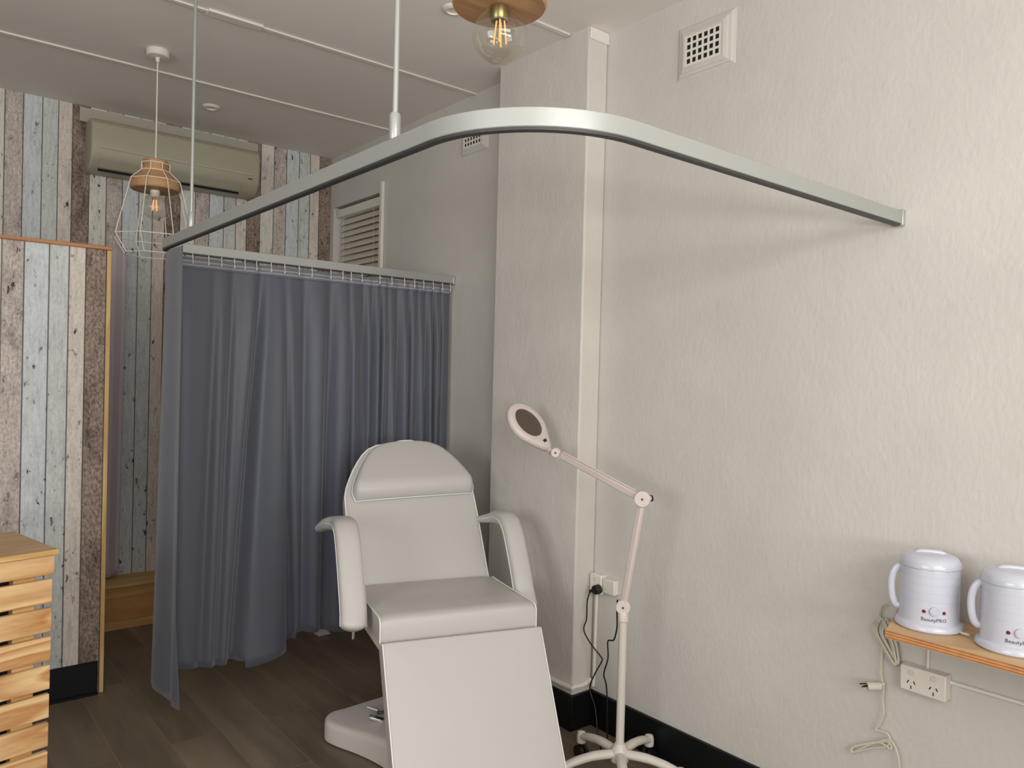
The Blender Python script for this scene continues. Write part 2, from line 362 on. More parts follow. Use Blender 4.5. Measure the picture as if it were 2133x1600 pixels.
# black skirting
def skirt(bm, x0, x1, y0, y1): box(bm, x0, x1, y0, y1, 0, .15)
bm = bmesh.new()
box(bm, XR - .016, XR, YF, 2.33, 0, .15); box(bm, 2.252, XR - .0, 2.314, 2.33, 0, .15); box(bm, 2.252, 2.27, 2.33, 2.958, 0, .15)
box(bm, 2.27, XR, 2.94, 2.956, 0, .15); box(bm, XR - .016, XR, 2.956, 4.75, 0, .15)
struct('baseboard_right', bm, M['black'], bevel=.003)
# ceiling battens
n = 0
for y in (.77, 1.61, 2.45, 3.29, 4.13):
    n += 1
    bm = bmesh.new(); x1 = XR if not 2.33 < y < 2.94 else 2.262
    box(bm, XL, x1, y - .013, y + .013, H - .008, H)
    if abs(y - 3.29) < .01: box(bm, 1.005, 1.235, y - .027, y + .027, H - .011, H)
    struct('trim_%d' % (n + 3), bm, M['white_trim'], bevel=.002)

# window on the right wall by the back corner
wn = struct('window_1', bx(XR + .15, XR + .17, wy0, wy1, wz0, wz1), M['old_plaster'], smooth=False)
bm = bmesh.new()
box(bm, XR + .11, XR + .15, wy0, wy0 + .04, wz0, wz1); box(bm, XR + .11, XR + .15, wy1 - .04, wy1, wz0, wz1)
box(bm, XR + .11, XR + .15, wy0 + .04, wy1 - .04, wz1 - .04, wz1); box(bm, XR + .11, XR + .15, wy0 + .04, wy1 - .04, wz0, wz0 + .04)
struct('window_frame', bm, M['white_trim'], wn)
bm = bmesh.new(); box(bm, XR - .022, XR - .001, 4.225, 4.255, .15, 2.683)
struct('trim_9', bm, M['white_trim'], bevel=.003)
bl = empty('venetian_blind', (XR + .05, 4.6, 2.6), 0, 'off-white slatted blind in the window recess beside the boarded wallpaper corner', 'blind')
finish('headrail', bx(-.035, .03, -.29, .31, -.045, .01), M['white_trim'], bl, bevel=.004)
bm = bmesh.new()
k = 0; z = -.075
while z > -1.45:
    a = math.radians(58); cx, cz = math.cos(a) * .024, math.sin(a) * .024
    v = [bm.verts.new(p) for p in ((-cx, -.285, z + cz * 0 - cz), (-cx, .305, z - cz), (cx, .305, z + cz), (cx, -.285, z + cz))]
    v2 = [bm.verts.new(q.co + Vector((.002, 0, -.0015))) for q in v]
    bm.faces.new(v); bm.faces.new(v2[::-1])
    for i in range(4): bm.faces.new((v[i], v2[i], v2[(i + 1) % 4], v[(i + 1) % 4]))
    z -= .042
finish('slats', bm, M['blind'], bl, smooth=False)
bm = bmesh.new()
for y in (-.2, .22): cyl(bm, (-.028, y, -.04), (-.028, y, -1.45), .0015, seg=6)
finish('ladder_cord', bm, M['cable'], bl)

# ---------------------------------------------------------------- pine boxing along the back wall
bxo = empty('pine_boxing', (1.3, 4.87, 0), 0, 'low honey-coloured pine boxing along the foot of the back wall, left of the curtain', 'skirting box')
finish('front_board', bx(-2.2, 1.08, -.105, -.085, .045, .235), M['box_pine'], bxo, bevel=.002)
finish('top_board', bx(-2.2, 1.08, -.115, .108, .235, .255), M['pine_plain'], bxo, bevel=.003)
finish('floor_strip', bx(-2.2, 1.08, -.13, -.085, 0, .045), M['pine_plain'], bxo, bevel=.003)

# ---------------------------------------------------------------- partition
pt = empty('partition_screen', (-.6, 3.9, 0), 0, 'free-standing partition covered in weathered-board paper, behind the slatted counter', 'partition')
pb = finish('panel', bx(.10, 1.368, -.02, .02, 0, 2.02), M['paper2'], pt, smooth=False)
pb.data.transform(Matrix.Translation((0, 0, 0)))
finish('edge_strip', bx(1.368, 1.386, -.026, .026, 0, 2.02), M['pine_edge'], pt, bevel=.002)
finish('top_cap', bx(.10, 1.388, -.032, .032, 2.02, 2.036), M['orange_pine'], pt, bevel=.002)
bm = bx(.10, 1.36, -.034, -.02, 0, .15); box(bm, .10, 1.36, -.046, -.034, 0, .012)
finish('skirting', bm, M['black'], pt, bevel=.004)
# the printed repeat is laid out from the room's x axis, so shift it for the local origin
for nd in M['paper2'].node_tree.nodes:
    if nd.bl_idname == 'ShaderNodeMath' and nd.operation == 'SUBTRACT' and not nd.inputs[1].is_linked and abs(nd.inputs[1].default_value - .268) < 1e-6:
        nd.inputs[1].default_value = .268 + .6
# mauve cloth hanging at the back
bm = bmesh.new(); rows = 30; colsn = 14; g = []
for i in range(rows + 1):
    z = .27 + (2.18 - .27) * i / rows; row = []
    for j in range(colsn + 1):
        t = j / colsn; x = .80 + (.262 + .012 * (i / rows)) * t; y = 4.9 + .012 * math.sin(t * 22) * (1 - .3 * i / rows)
        row.append(bm.verts.new((x, y, z)))
    g.append(row)
for i in range(rows):
    for j in range(colsn): bm.faces.new((g[i][j], g[i][j + 1], g[i + 1][j + 1], g[i + 1][j]))
o = finish('hanging_cloth', bm, M['mauve'])
sm = o.modifiers.new('solid', 'SOLIDIFY'); sm.thickness = .003
tag(o, 'narrow mauve-grey cloth hanging against the back wall just past the partition edge', 'cloth')

# ---------------------------------------------------------------- air conditioner
ac = empty('air_conditioner', (1.335, YB, 2.735), 0, 'long off-white wall air conditioner mounted high on the boarded back wall', 'air conditioner')
prof = [(0, .145), (-.13, .145), (-.165, .135), (-.185, .11), (-.192, .04), (-.188, -.03), (-.175, -.085), (-.14, -.125), (-.09, -.145), (0, -.145)]
bm = bmesh.new(); ends = []
for x in (-.475, .475): ends.append([bm.verts.new((x, y, z)) for y, z in prof])
bm.faces.new(ends[0]); bm.faces.new(ends[1][::-1])
for i in range(len(prof)): bm.faces.new((ends[0][i], ends[0][(i + 1) % len(prof)], ends[1][(i + 1) % len(prof)], ends[1][i]))
finish('casing', bm, M['ac'], ac, bevel=.012, seg=3, angle=30)
bm = bmesh.new()
vv = [(-.43, -.1935, -.012), (.43, -.1935, -.012), (.43, -.1925, -.022), (-.43, -.1925, -.022)]
box(bm, -.43, .43, -.194, -.189, -.028, -.018)
finish('panel_seam', bm, M['old_plaster'], ac)
bm = bmesh.new(); q = []
for x in (-.43, .36):
    for (y, z) in ((-.1815, -.08), (-.186, -.088), (-.150, -.128), (-.138, -.118)): q.append(bm.verts.new((x, y, z)))
for f in ((0, 1, 5, 4), (1, 2, 6, 5), (2, 3, 7, 6), (3, 0, 4, 7), (0, 3, 2, 1), (4, 5, 6, 7)): bm.faces.new([q[i] for i in f])
finish('louvre', bm, M['ac'], ac)
bm = bmesh.new(); cyl(bm, (-.43, -.128, -.1365), (.36, -.128, -.1365), .007, seg=8)
finish('outlet_slot', bm, M['dark'], ac)
finish('badge', bx(-.04, .03, -.1945, -.190, -.006, .001), M['old_plaster'], ac)
finish('display_mark', bx(.40, .425, -.1925, -.186, -.052, -.046), M['ink'], ac)
bm = bx(.83, 1.86, YB - .012, YB, 2.885, 2.965)
o = finish('bare_wall_strip', bm, M['old_plaster']); o['kind'] = 'structure'; o.name = 'trim_10'

# ---------------------------------------------------------------- downlights
def downlight(x, y, label):
    t = empty('recessed_downlight', (x, y, H), 0, label, 'ceiling light', 'recessed ceiling downlights')
    bm = bmesh.new(); lathe(bm, [(.028, -.001), (.030, -.012), (.040, -.010), (.047, -.004), (.048, .0)], 28, cap=False)
    finish('trim_ring', bm, M['white_plastic'], t)
    bm = bmesh.new(); lathe(bm, [(.0005, -.004), (.029, -.004), (.029, .0)], 24)
    finish('lens', bm, M['blind'], t)
downlight(1.402, 4.476, 'small round white downlight in the ceiling in front of the air conditioner')
downlight(1.757, 2.591, 'round white downlight in the ceiling behind the uncaged pendant lamp')

# ---------------------------------------------------------------- pendant lamps
def bulb(name, z, label, scale, loc):
    t = empty(name, loc, 0, label, 'light bulb')
    R = .0625 * scale
    bm = bmesh.new(); pr_ = []
    for i in range(25):
        a = math.pi * i / 24; pr_.append((max(R * math.sin(a), .0006), -R * math.cos(a)))
    # neck towards the socket
    pr_ = [p for p in pr_ if p[1] < R * .86] + [(.026, R * .98), (.018, R * 1.16), (.016, R * 1.3)]
    lathe(bm, pr_, 40); finish('glass_globe', bm, M['glass'], t)
    bm = bmesh.new(); lathe(bm, [(.014, R * 1.2), (.0165, R * 1.22), (.0165, R * 1.55), (.01, R * 1.6)], 20); finish('screw_cap', bm, M['brass'], t)
    bm = bmesh.new(); lathe(bm, [(.008, R * 1.2), (.0045, R * .9), (.004, R * .62), (.006, R * .55)], 12); finish('glass_stem', bm, M['glass'], t)
    for k in range(4):
        a = math.pi / 4 + k * math.pi / 2; r = .011 * scale
        bm = bmesh.new(); cyl(bm, (r * .8 * math.cos(a), r * .8 * math.sin(a), R * .55), (r * 1.3 * math.cos(a), r * 1.3 * math.sin(a), -R * .30), .0018, seg=8); finish('filament', bm, M['filament'], t)
    return t
def wood_cap(bm):
    lathe(bm, [(.004, .115), (.055, .113), (.058, .105), (.058, .075), (.062, .060), (.098, .025), (.105, .018), (.107, .010), (.107, -.018), (.103, -.024), (.004, -.024)], 48)
def pendant(x, y, zc, caged, label):
    """zc = height of the wooden disc's middle"""
    t = empty('pendant_lamp', (x, y, zc), 0, label, 'pendant lamp', 'pendant lamps with turned wood tops')
    bm = bmesh.new(); wood_cap(bm); finish('wooden_top', bm, M['oak'], t, angle=25)
    bm = bmesh.new(); cyl(bm, (0, 0, .11), (0, 0, H - zc - .03), .0032, seg=8); finish('cord', bm, M['wire'], t)
    bm = bmesh.new(); top = H - zc; lathe(bm, [(.008, top - .055), (.010, top - .035), (.046, top - .032), (.05, top - .028), (.05, top - .002), (.048, top)], 32); finish('ceiling_rose', bm, M['white_plastic'], t)
    bm = bmesh.new(); lathe(bm, [(.021, -.024), (.022, -.05), (.018, -.056), (.017, -.03)], 24, cap=False); finish('socket', bm, M['brass'] if not caged else M['white_plastic'], t)
    if caged:
        cg = bmesh.new(); lv = [(.064, .098), (.064, .064), (.112, .018), (.178, -.245), (.128, -.325), (.128, -.345)]
        nw = 8; ring_i = (0, 1, 2, 3, 4)
        for k in range(nw):
            a = 2 * math.pi * k / nw + .22
            P = [Vector((r * math.cos(a), r * math.sin(a), z)) for r, z in lv[:5]]
            path = []
            for i, p in enumerate(P): path.append(p)
            tube(cg, path, .0023, 6)
        for i in ring_i:
            r, z = lv[i]
            pts = [(r * math.cos(2 * math.pi * k / nw + .22), r * math.sin(2 * math.pi * k / nw + .22), z) for k in range(nw)]
            for a, b in zip(pts, pts[1:] + pts[:1]): tube(cg, [a, b], .0023, 6)
        finish('wire_cage', cg, M['wire'], t)
    return t
pendant(.962, 3.863, 2.345, True, 'pendant lamp with white wire cage and turned wood top, hanging left of the curtain rail')
bulb('light_bulb', 0, 'clear globe bulb inside the white wire cage lamp', .95, (.962, 3.863, 2.245))
pendant(1.06, 1.38, 2.352, False, 'pendant lamp with uncaged turned wood disc, cut by the top edge of the view')
bulb('light_bulb', 0, 'large clear globe bulb under the uncaged wood disc near the camera', 1.0, (1.06, 1.375, 2.262))

# ---------------------------------------------------------------- curtain rail
RZ0, RZ1 = 1.985, 2.027; rx, ry0, ry1 = .885, 1.078, 3.45
def arc(cx, cy, r, a0, a1, n): return [(cx + r * math.cos(math.radians(a0 + (a1 - a0) * i / n)), cy + r * math.sin(math.radians(a0 + (a1 - a0) * i / n))) for i in range(n + 1)]
R1, R2 = .30, .075
path = [(XR - .012, ry0)] + arc(rx + R1, ry0 + R1, R1, 270, 180, 18) + arc(rx + R2, ry1 - R2, R2, 180, 90, 8) + [(XR - .012, ry1)]
def offset(path, d):
    out = []
    for i, p in enumerate(path):
        a = Vector(path[max(i - 1, 0)]); b = Vector(path[min(i + 1, len(path) - 1)]); t = (b - a).normalized(); out.append((p[0] - t.y * d, p[1] + t.x * d))
    return out
def ribbon(bm, path, w_, z0, z1):
    A, B = offset(path, w_), offset(path, -w_); rows = []
    for (a, b) in zip(A, B): rows.append([bm.verts.new((a[0], a[1], z0)), bm.verts.new((a[0], a[1], z1)), bm.verts.new((b[0], b[1], z1)), bm.verts.new((b[0], b[1], z0))])
    for r, s in zip(rows, rows[1:]):
        for k in range(4): bm.faces.new((r[k], r[(k + 1) % 4], s[(k + 1) % 4], s[k]))
    bm.faces.new(rows[0]); bm.faces.new(rows[-1][::-1])
rl = empty('curtain_rail', (0, 0, 0), 0, 'U-shaped silver ceiling-hung curtain rail running from the right wall round to the back', 'curtain rail')
bm = bmesh.new(); ribbon(bm, path, .011, RZ0 + .003, RZ1)
tr = finish('track', bm, M['alu'], rl, bevel=.002, angle=30)
bm = bmesh.new(); ribbon(bm, path, .009, RZ0 - .003, RZ0 + .004); finish('slot', bm, M['alu_dark'], tr, angle=30)
for y in (ry0, ry1): finish('wall_bracket', bx(XR - .016, XR, y - .017, y + .017, RZ0 - .004, RZ1 + .004), M['alu'], rl, bevel=.003)
for y in (1.53, 3.034):
    bm = bmesh.new(); cyl(bm, (rx, y, RZ1 + .055), (rx, y, H), .0065, seg=14); rd = finish('hanging_rod', bm, M['alu'], rl)
    bm = bmesh.new(); lathe(bm, [(.012, 0), (.013, .003), (.013, .055), (.011, .06)], 20, rx, y); bm.verts.ensure_lookup_table()
    for v in bm.verts: v.co.z += RZ1 - .001
    finish('collar', bm, M['alu'], rd)

# ---------------------------------------------------------------- curtain
cu = empty('curtain', (rx, ry1, 0), 0, 'slate blue-grey cloth privacy curtain hanging from the rail behind the treatment chair', 'curtain')
# centre line along the rail: from the free edge near the rod, round the corner, to the wall
base = [(rx, 3.13), (rx, 3.2), (rx, 3.28), (rx, ry1 - R2)] + arc(rx + R2, ry1 - R2, R2, 180, 90, 6)[1:] + [(XR - .03, ry1)]
# resample at fine steps
def resample(P, step):
    out = [Vector(P[0])]; acc = 0
    for a, b in zip(P, P[1:]):
        a, b = Vector(a), Vector(b); L = (b - a).length; n_ = max(1, int(round(L / step)))
        for i in range(1, n_ + 1): out.append(a.lerp(b, i / n_))
    return out
P = resample([Vector((p[0], p[1])) for p in base], .004)
random.seed(11)
folds = []      # (centre x, width, top amplitude, bottom amplitude) gaussian-like folds along arclength
S = [0]
for a, b in zip(P, P[1:]): S.append(S[-1] + (b - a).length)
T = S[-1]; s_corner = 3.45 - 3.13 + .03
def xs(x): return s_corner + (x - rx - .04)     # arclength at room x on the back run
def disp(s, h):
    """sideways displacement; h = 0 top, 1 bottom; negative = towards the room's front"""
    x = rx + .04 + (s - s_corner)
    d = 0
    if x < .80: d += .010 * math.sin(s * 26) * (.3 + h) * min(1, s / .05)          # flat free end
    if x >= .80:
        e = min(1, (x - .80) / .08) * min(1, max(0, (1.86 - x) / .05))
        d += e * (.036 + .009 * math.sin(x * 19 + 1.2) + .006 * math.sin(x * 41) + h * (.013 * math.sin(x * 12.5 - .4) + .004 * math.sin(x * 31 + 2)))
        d += .050 * h * h * math.exp(-((x - (1.335 + .01 * h)) / .085) ** 2)
        for xt, xb, w_, dp in ((1.085, 1.05, .022, .016), (1.165, 1.12, .018, .022), (1.295, 1.195, .022, .052), (1.40, 1.47, .020, .014 + .04 * h), (1.50, 1.53, .018, .018), (1.635, 1.63, .028, .040), (1.73, 1.755, .014, .026), (1.815, 1.855, .018, .040)):
            c_ = xt + (xb - xt) * h
            d -= e * dp * 1.35 * (.5 + .5 * min(1, h * 2)) * math.exp(-((x - c_) / w_) ** 2)
    # tight gathered folds towards the wall
    if x > 1.80:
        k = min(1, (x - 1.80) / .06); ph = (x - 1.80) * 2 * math.pi / .054 + 1.1 * math.sin(x * 23) + h * 1.4 * math.sin(x * 11 + 1)
        d += k * ((.030 + .040 * h) * abs(math.sin(ph / 2)) ** .75 * (.8 + .35 * math.sin(x * 37 + 3 * h)))
    return d
def hem(s):
    x = rx + .04 + (s - s_corner)
    z = .20
    if x < .85: z = .165 + .02 * min(1, s / .25)
    z += .02 * math.sin(x * 9 + .5) + (.03 if x > 1.5 else 0)
    if 1.24 < x < 1.46: z -= .03
    return z
ZT = 1.972; rows = 44; bm = bmesh.new(); grid = []
nrm = []
for i in range(len(P)):
    a, b = P[max(0, i - 1)], P[min(len(P) - 1, i + 1)]; t = (b - a).normalized(); nrm.append(Vector((t.y, -t.x)))
for j in range(rows + 1):
    h = j / rows; row = []
    for i, p in enumerate(P):
        s = S[i]; zb = hem(s); z = ZT + (zb - ZT) * h
        d = disp(s, h) * (.35 + .65 * min(1, h * 6)) if h < 1 / 6 else disp(s, h)
        q = p + nrm[i] * d * 1.0
        if i < 8 and h > .8: q = q + Vector((.02, -.01)) * ((h - .8) / .2) * (1 - i / 8)
        bow = -.022 * math.sin(min(1, s / .35) * math.pi) * h if s < .35 else 0
        row.append(bm.verts.new((q.x - rx + bow, min(q.y, ry1 + .02) - ry1, z)))
    grid.append(row)
for A, B in zip(grid, grid[1:]):
    for i in range(len(P) - 1): bm.faces.new((A[i], A[i + 1], B[i + 1], B[i]))
cl = finish('cloth', bm, M['curtain'], cu, angle=180)
so = cl.modifiers.new('solid', 'SOLIDIFY'); so.thickness = .0016; so.offset = -1
# heading tape: stitched band just in front of the cloth along its top
bm = bmesh.new(); tp = []
i0 = next(i for i, s in enumerate(S) if s > s_corner + .005)
for z in (ZT - .002, ZT - .024, ZT - .047):
    row = []
    for i in range(i0, len(P)):
        h = (ZT - z) / (ZT - hem(S[i])); d = disp(S[i], h) * (.35 + .65 * min(1, h * 6)) + .0035
        q = P[i] + nrm[i] * d; row.append(bm.verts.new((q.x - rx, q.y - ry1, z)))
    tp.append(row)
for A, B in zip(tp, tp[1:]):
    for i in range(len(A) - 1): bm.faces.new((A[i], A[i + 1], B[i + 1], B[i]))
ht = finish('heading_tape', bm, M['tape'], cu, angle=180); so = ht.modifiers.new('solid', 'SOLIDIFY'); so.thickness = .0008
hk = None
for x in (.985, 1.055, 1.11, 1.17, 1.214, 1.267, 1.332, 1.396, 1.471, 1.533, 1.632, 1.688, 1.737, 1.801, 1.898, 1.968, 2.04, 2.10, 2.16, 2.22, 2.28, 2.34):
    i = min(range(len(P)), key=lambda i: abs(S[i] - xs(x))); d = disp(S[i], .01) * .4 + .007
    if hk is None:
        bm = bmesh.new(); tube(bm, smooth_path([(0, 0, .016), (0, -.002, 0), (.001, -.003, -.018), (.002, 0, -.026), (-.001, .002, -.020)], 4), .0019, 6); hk = finish('curtain_hook', bm, M['white_plastic'], cu); h_ = hk
    else: h_ = hk.copy(); C.objects.link(h_); h_.parent = cu
    h_.location = (P[i].x - rx, P[i].y - ry1 - d, ZT - .002)

# ---------------------------------------------------------------- treatment chair
CA = .30; CO = (1.588, 2.20, 0)
ch = empty('treatment_chair', CO, -CA, 'white vinyl reclining treatment chair with headrest, armrests and lowered leg rest', 'treatment chair')
def frame_obj(name, bm, mat, org, ydir, parent, **k):
    """bm built with x across, y along the pad, z out of the pad; placed with its y along ydir (l,z)"""
    yv = Vector((0, ydir[0], ydir[1])).normalized(); xv = Vector((1, 0, 0)); zv = xv.cross(yv)
    m = Matrix((xv, yv, zv)).transposed().to_4x4(); m.translation = Vector((0, org[0], org[1]))
    bmesh.ops.transform(bm, matrix=m, verts=bm.verts); return finish(name, bm, mat, parent, **k)
def slab(outline, z0, z1, r=.015, zf=None, dome=.006):
    """padded slab from an outline (x, y) with rounded top edge; zf(x,y) adds thickness"""
    if sum(outline[i - 1][0] * outline[i][1] - outline[i][0] * outline[i - 1][1] for i in range(len(outline))) < 0: outline = outline[::-1]
    bm = bmesh.new(); n_ = len(outline); cxm = sum(p[0] for p in outline) / n_; cym = sum(p[1] for p in outline) / n_
    def inset(d):
        out = []
        for i in range(n_):
            a, b, c = Vector(outline[i - 1]), Vector(outline[i]), Vector(outline[(i + 1) % n_])
            t = (c - a).normalized(); nn = Vector((-t.y, t.x)); out.append(b + nn * d)
        return out
    zf = zf or (lambda x, y: 0)
    lv = [(0, z0), (0, z1 - r)] + [(r * (1 - math.cos(a)), z1 - r + r * math.sin(a)) for a in (math.radians(25), math.radians(50), math.radians(75), math.radians(90))]
    rings = []
    for d, z in lv: rings.append([bm.verts.new((p.x, p.y, z + (zf(p.x, p.y) if z > z0 else 0))) for p in inset(d)])
    last = inset(r)
    for k in (.8, .55, .3, .1):
        rings.append([bm.verts.new((cxm + (p.x - cxm) * k, cym + (p.y - cym) * k, z1 + dome * (1 - k * k) + zf(cxm + (p.x - cxm) * k, cym + (p.y - cym) * k))) for p in last])
    for A, B in zip(rings, rings[1:]):
        for i in range(n_): bm.faces.new((A[i], A[(i + 1) % n_], B[(i + 1) % n_], B[i]))
    bm.faces.new(rings[0][::-1]); bm.faces.new(rings[-1])
    return bm
def rrect(x0, x1, y0, y1, r, n_=5):
    out = []
    for cx_, cy_, a0 in ((x1 - r, y1 - r, 0), (x0 + r, y1 - r, 90), (x0 + r, y0 + r, 180), (x1 - r, y0 + r, 270)):
        out += arc(cx_, cy_, r, a0, a0 + 90, n_)
    # extra points on long sides for a smooth surface
    res = []
    for a, b in zip(out, out[1:] + out[:1]):
        res.append(a); L = math.dist(a, b); k = int(L / .05)
        for i in range(1, k + 1): res.append((a[0] + (b[0] - a[0]) * i / (k + 1), a[1] + (b[1] - a[1]) * i / (k + 1)))
    return res
def piping(outline, z, r=.0032, zf=None):
    bm = bmesh.new(); zf = zf or (lambda x, y: 0)
    tube(bm, [(x, y, z + zf(x, y)) for x, y in outline], r, 6, closed=True); return bm
# seat: a thick pad whose front edge is rolled; local y along the seat
W = .29
so_, sd = (0.0, .573), (.47, -.010)
prof = [(0.0, .0), (.0, .062), (.006, .078), (.02, .087), (.05, .09), (.2, .0845), (.36, .082), (.44, .086), (.475, .082), (.475, .0)]
bm = bmesh.new(); rws = []
for i in range(13):
    x = -W + 2 * W * i / 12; e = 1 - abs(x) / W; k = 0 if e > .02 else 1
    rws.append([bm.verts.new((x, y, max(0, z - (.006 if k and z > .05 else 0) - (.004 * math.cos(x / W * 1.5) if .1 < y < .4 and z > .05 else 0)))) for y, z in prof])
for A, B in zip(rws, rws[1:]):
    for i in range(len(prof)): bm.faces.new((A[i], A[(i + 1) % len(prof)], B[(i + 1) % len(prof)], B[i]))
bm.faces.new(rws[0]); bm.faces.new(rws[-1][::-1])
seat = frame_obj('seat', bm, M['vinyl'], so_, sd, ch, bevel=.004, seg=3, angle=50)
for sx in (-1, 1):
    bm = bmesh.new(); tube(bm, smooth_path([(sx * W, -.001, .002), (sx * W, -.001, .06), (sx * W, .008, .078), (sx * W, .03, .085), (sx * W, .1, .084), (sx * W, .3, .08), (sx * W, .46, .08)], 4), .0028, 6)
    frame_obj('piping', bm, M['piping'], so_, sd, seat)
frame_obj('seat_board', bx(-W + .005, W - .005, .005, .47, -.035, -.001), M['base_plastic'], so_, sd, ch, bevel=.004)
# backrest
bo, bd = (.49, .625), (.40, .545)
def back_outline(inset=0, v0=0.0, v1=None):
    top = [(.288, 0), (.289, .1), (.291, .2), (.292, .3), (.292, .37), (.291, .42), (.282, .46), (.266, .50), (.246, .545), (.223, .585), (.198, .622), (.168, .652), (.128, .672), (.07, .682), (0, .686)]
    r = [(x - inset, y - (inset if y > .5 else 0)) for x, y in top]
    r = [p for p in r if p[1] >= v0]
    return r
o1 = back_outline(); out = o1 + [(-x, y) for x, y in reversed(o1[:-1])]
out += [(-.2, 0), (-.1, 0), (0, 0), (.1, 0), (.2, 0)]
back = frame_obj('backrest', slab(out, -.07, 0, .012, dome=.003), M['vinyl'], bo, bd, ch, angle=50)
frame_obj('piping', piping([(x * .998, y) for x, y in out], -.006), M['piping'], bo, bd, back)
frame_obj('back_shell', bx(-.25, .25, .03, .52, -.085, -.068), M['base_plastic'], bo, bd, ch, bevel=.01)
# headrest wedge cushion, thick at its lower edge
hx = [(.262, .408), (.274, .42), (.276, .44), (.270, .468), (.252, .512), (.230, .556), (.206, .596), (.180, .63), (.150, .656), (.112, .674), (.065, .682), (0, .685)]
hb = 0.396
def hwid(y):
    if y < .44: return .276 - .012 * ((.44 - y) / .044) ** 2
    for (a, b), (c, d) in zip(hx[2:], hx[3:]):
        if y <= d: return a + (c - a) * (y - b) / (d - b)
    return 0
def hz(y):
    if y > .462: return .010 + .052 * ((.69 - y) / .228) ** .8
    q = (.462 - y) / (.462 - hb); return .010 + .052 * math.sqrt(max(0, 1 - q ** 2.0)) * (1 - .12 * q)
ys = [hb + .0 * 0, .3975, .401, .407, .415, .425, .437, .45, .462, .475, .49] + [.51 + i * .02 for i in range(8)] + [.664, .673, .679, .683]
NX = 28; bm = bmesh.new(); g = []
for y in ys:
    hw = max(hwid(y), .02); row = []
    for i in range(NX + 1):
        u = -1 + 2 * i / NX; u = math.sin(u * math.pi / 2) * .35 + u * .65
        ed = max(0, 1 - abs(u)) * hw; rr_ = .022; e = 1 if ed > rr_ else math.sqrt(max(0, 1 - (1 - ed / rr_) ** 2))
        row.append(bm.verts.new((u * hw, y, .002 + (hz(y) * (.22 + .78 * e)) + .004 * (1 - u * u))))
    g.append(row)
for A, B in zip(g, g[1:]):
    for i in range(NX): bm.faces.new((A[i], A[i + 1], B[i + 1], B[i]))
rim = g[0] + [r[-1] for r in g[1:]] + g[-1][-2::-1] + [r[0] for r in reversed(g[1:-1])]
low = [bm.verts.new((v.co.x, v.co.y, -.001)) for v in rim]
for i in range(len(rim)): bm.faces.new((rim[i], low[i], low[(i + 1) % len(rim)], rim[(i + 1) % len(rim)]))
bm.faces.new(low)
bmesh.ops.transform(bm, matrix=Matrix.Translation((.010, .545, 0)) @ Matrix.Rotation(math.radians(2.2), 4, 'Z') @ Matrix.Translation((0, -.545, 0)), verts=bm.verts)
edge = [tuple(v.co) for v in rim]
head = frame_obj('headrest', bm, M['vinyl'], bo, bd, ch, angle=75)
bm = bmesh.new(); tube(bm, edge, .0024, 6, closed=True)
frame_obj('piping', bm, M['piping'], bo, bd, head)
# leg rest
lo, ld = (-.045, .592), (-.205, -.355)
leg = frame_obj('leg_rest', slab([(x, y) for x, y in rrect(-W, W, 0, .50,   .006)], 0, .070, .008, dome=.004), M['vinyl'], lo, ld, ch, angle=50)
# ld points downwards, so the pad's z points into the chair: flip it
def flip(o):
    yv = Vector((0, ld[0], ld[1])).normalized(); zv = Vector((1, 0, 0)).cross(yv)
    c_ = Vector((0, lo[0], lo[1]))
    for v in o.data.vertices:
        d = (v.co - c_).dot(zv); v.co -= zv * 2 * d; v.co -= zv * 0
    o.data.flip_normals()
    for v in o.data.vertices: v.co += zv * .070
flip(leg)
for sx in (-1, 1):
    bm = bmesh.new(); cyl(bm, (sx * W, .004, .065), (sx * W, .496, .065), .0026, seg=6)
    lp = frame_obj('piping', bm, M['piping'], lo, ld, leg); flip(lp)
lb = frame_obj('leg_rest_board', bx(-W + .01, W - .01, .01, .49, -.018, -.001), M['base_plastic'], lo, ld, ch, bevel=.004); flip(lb)
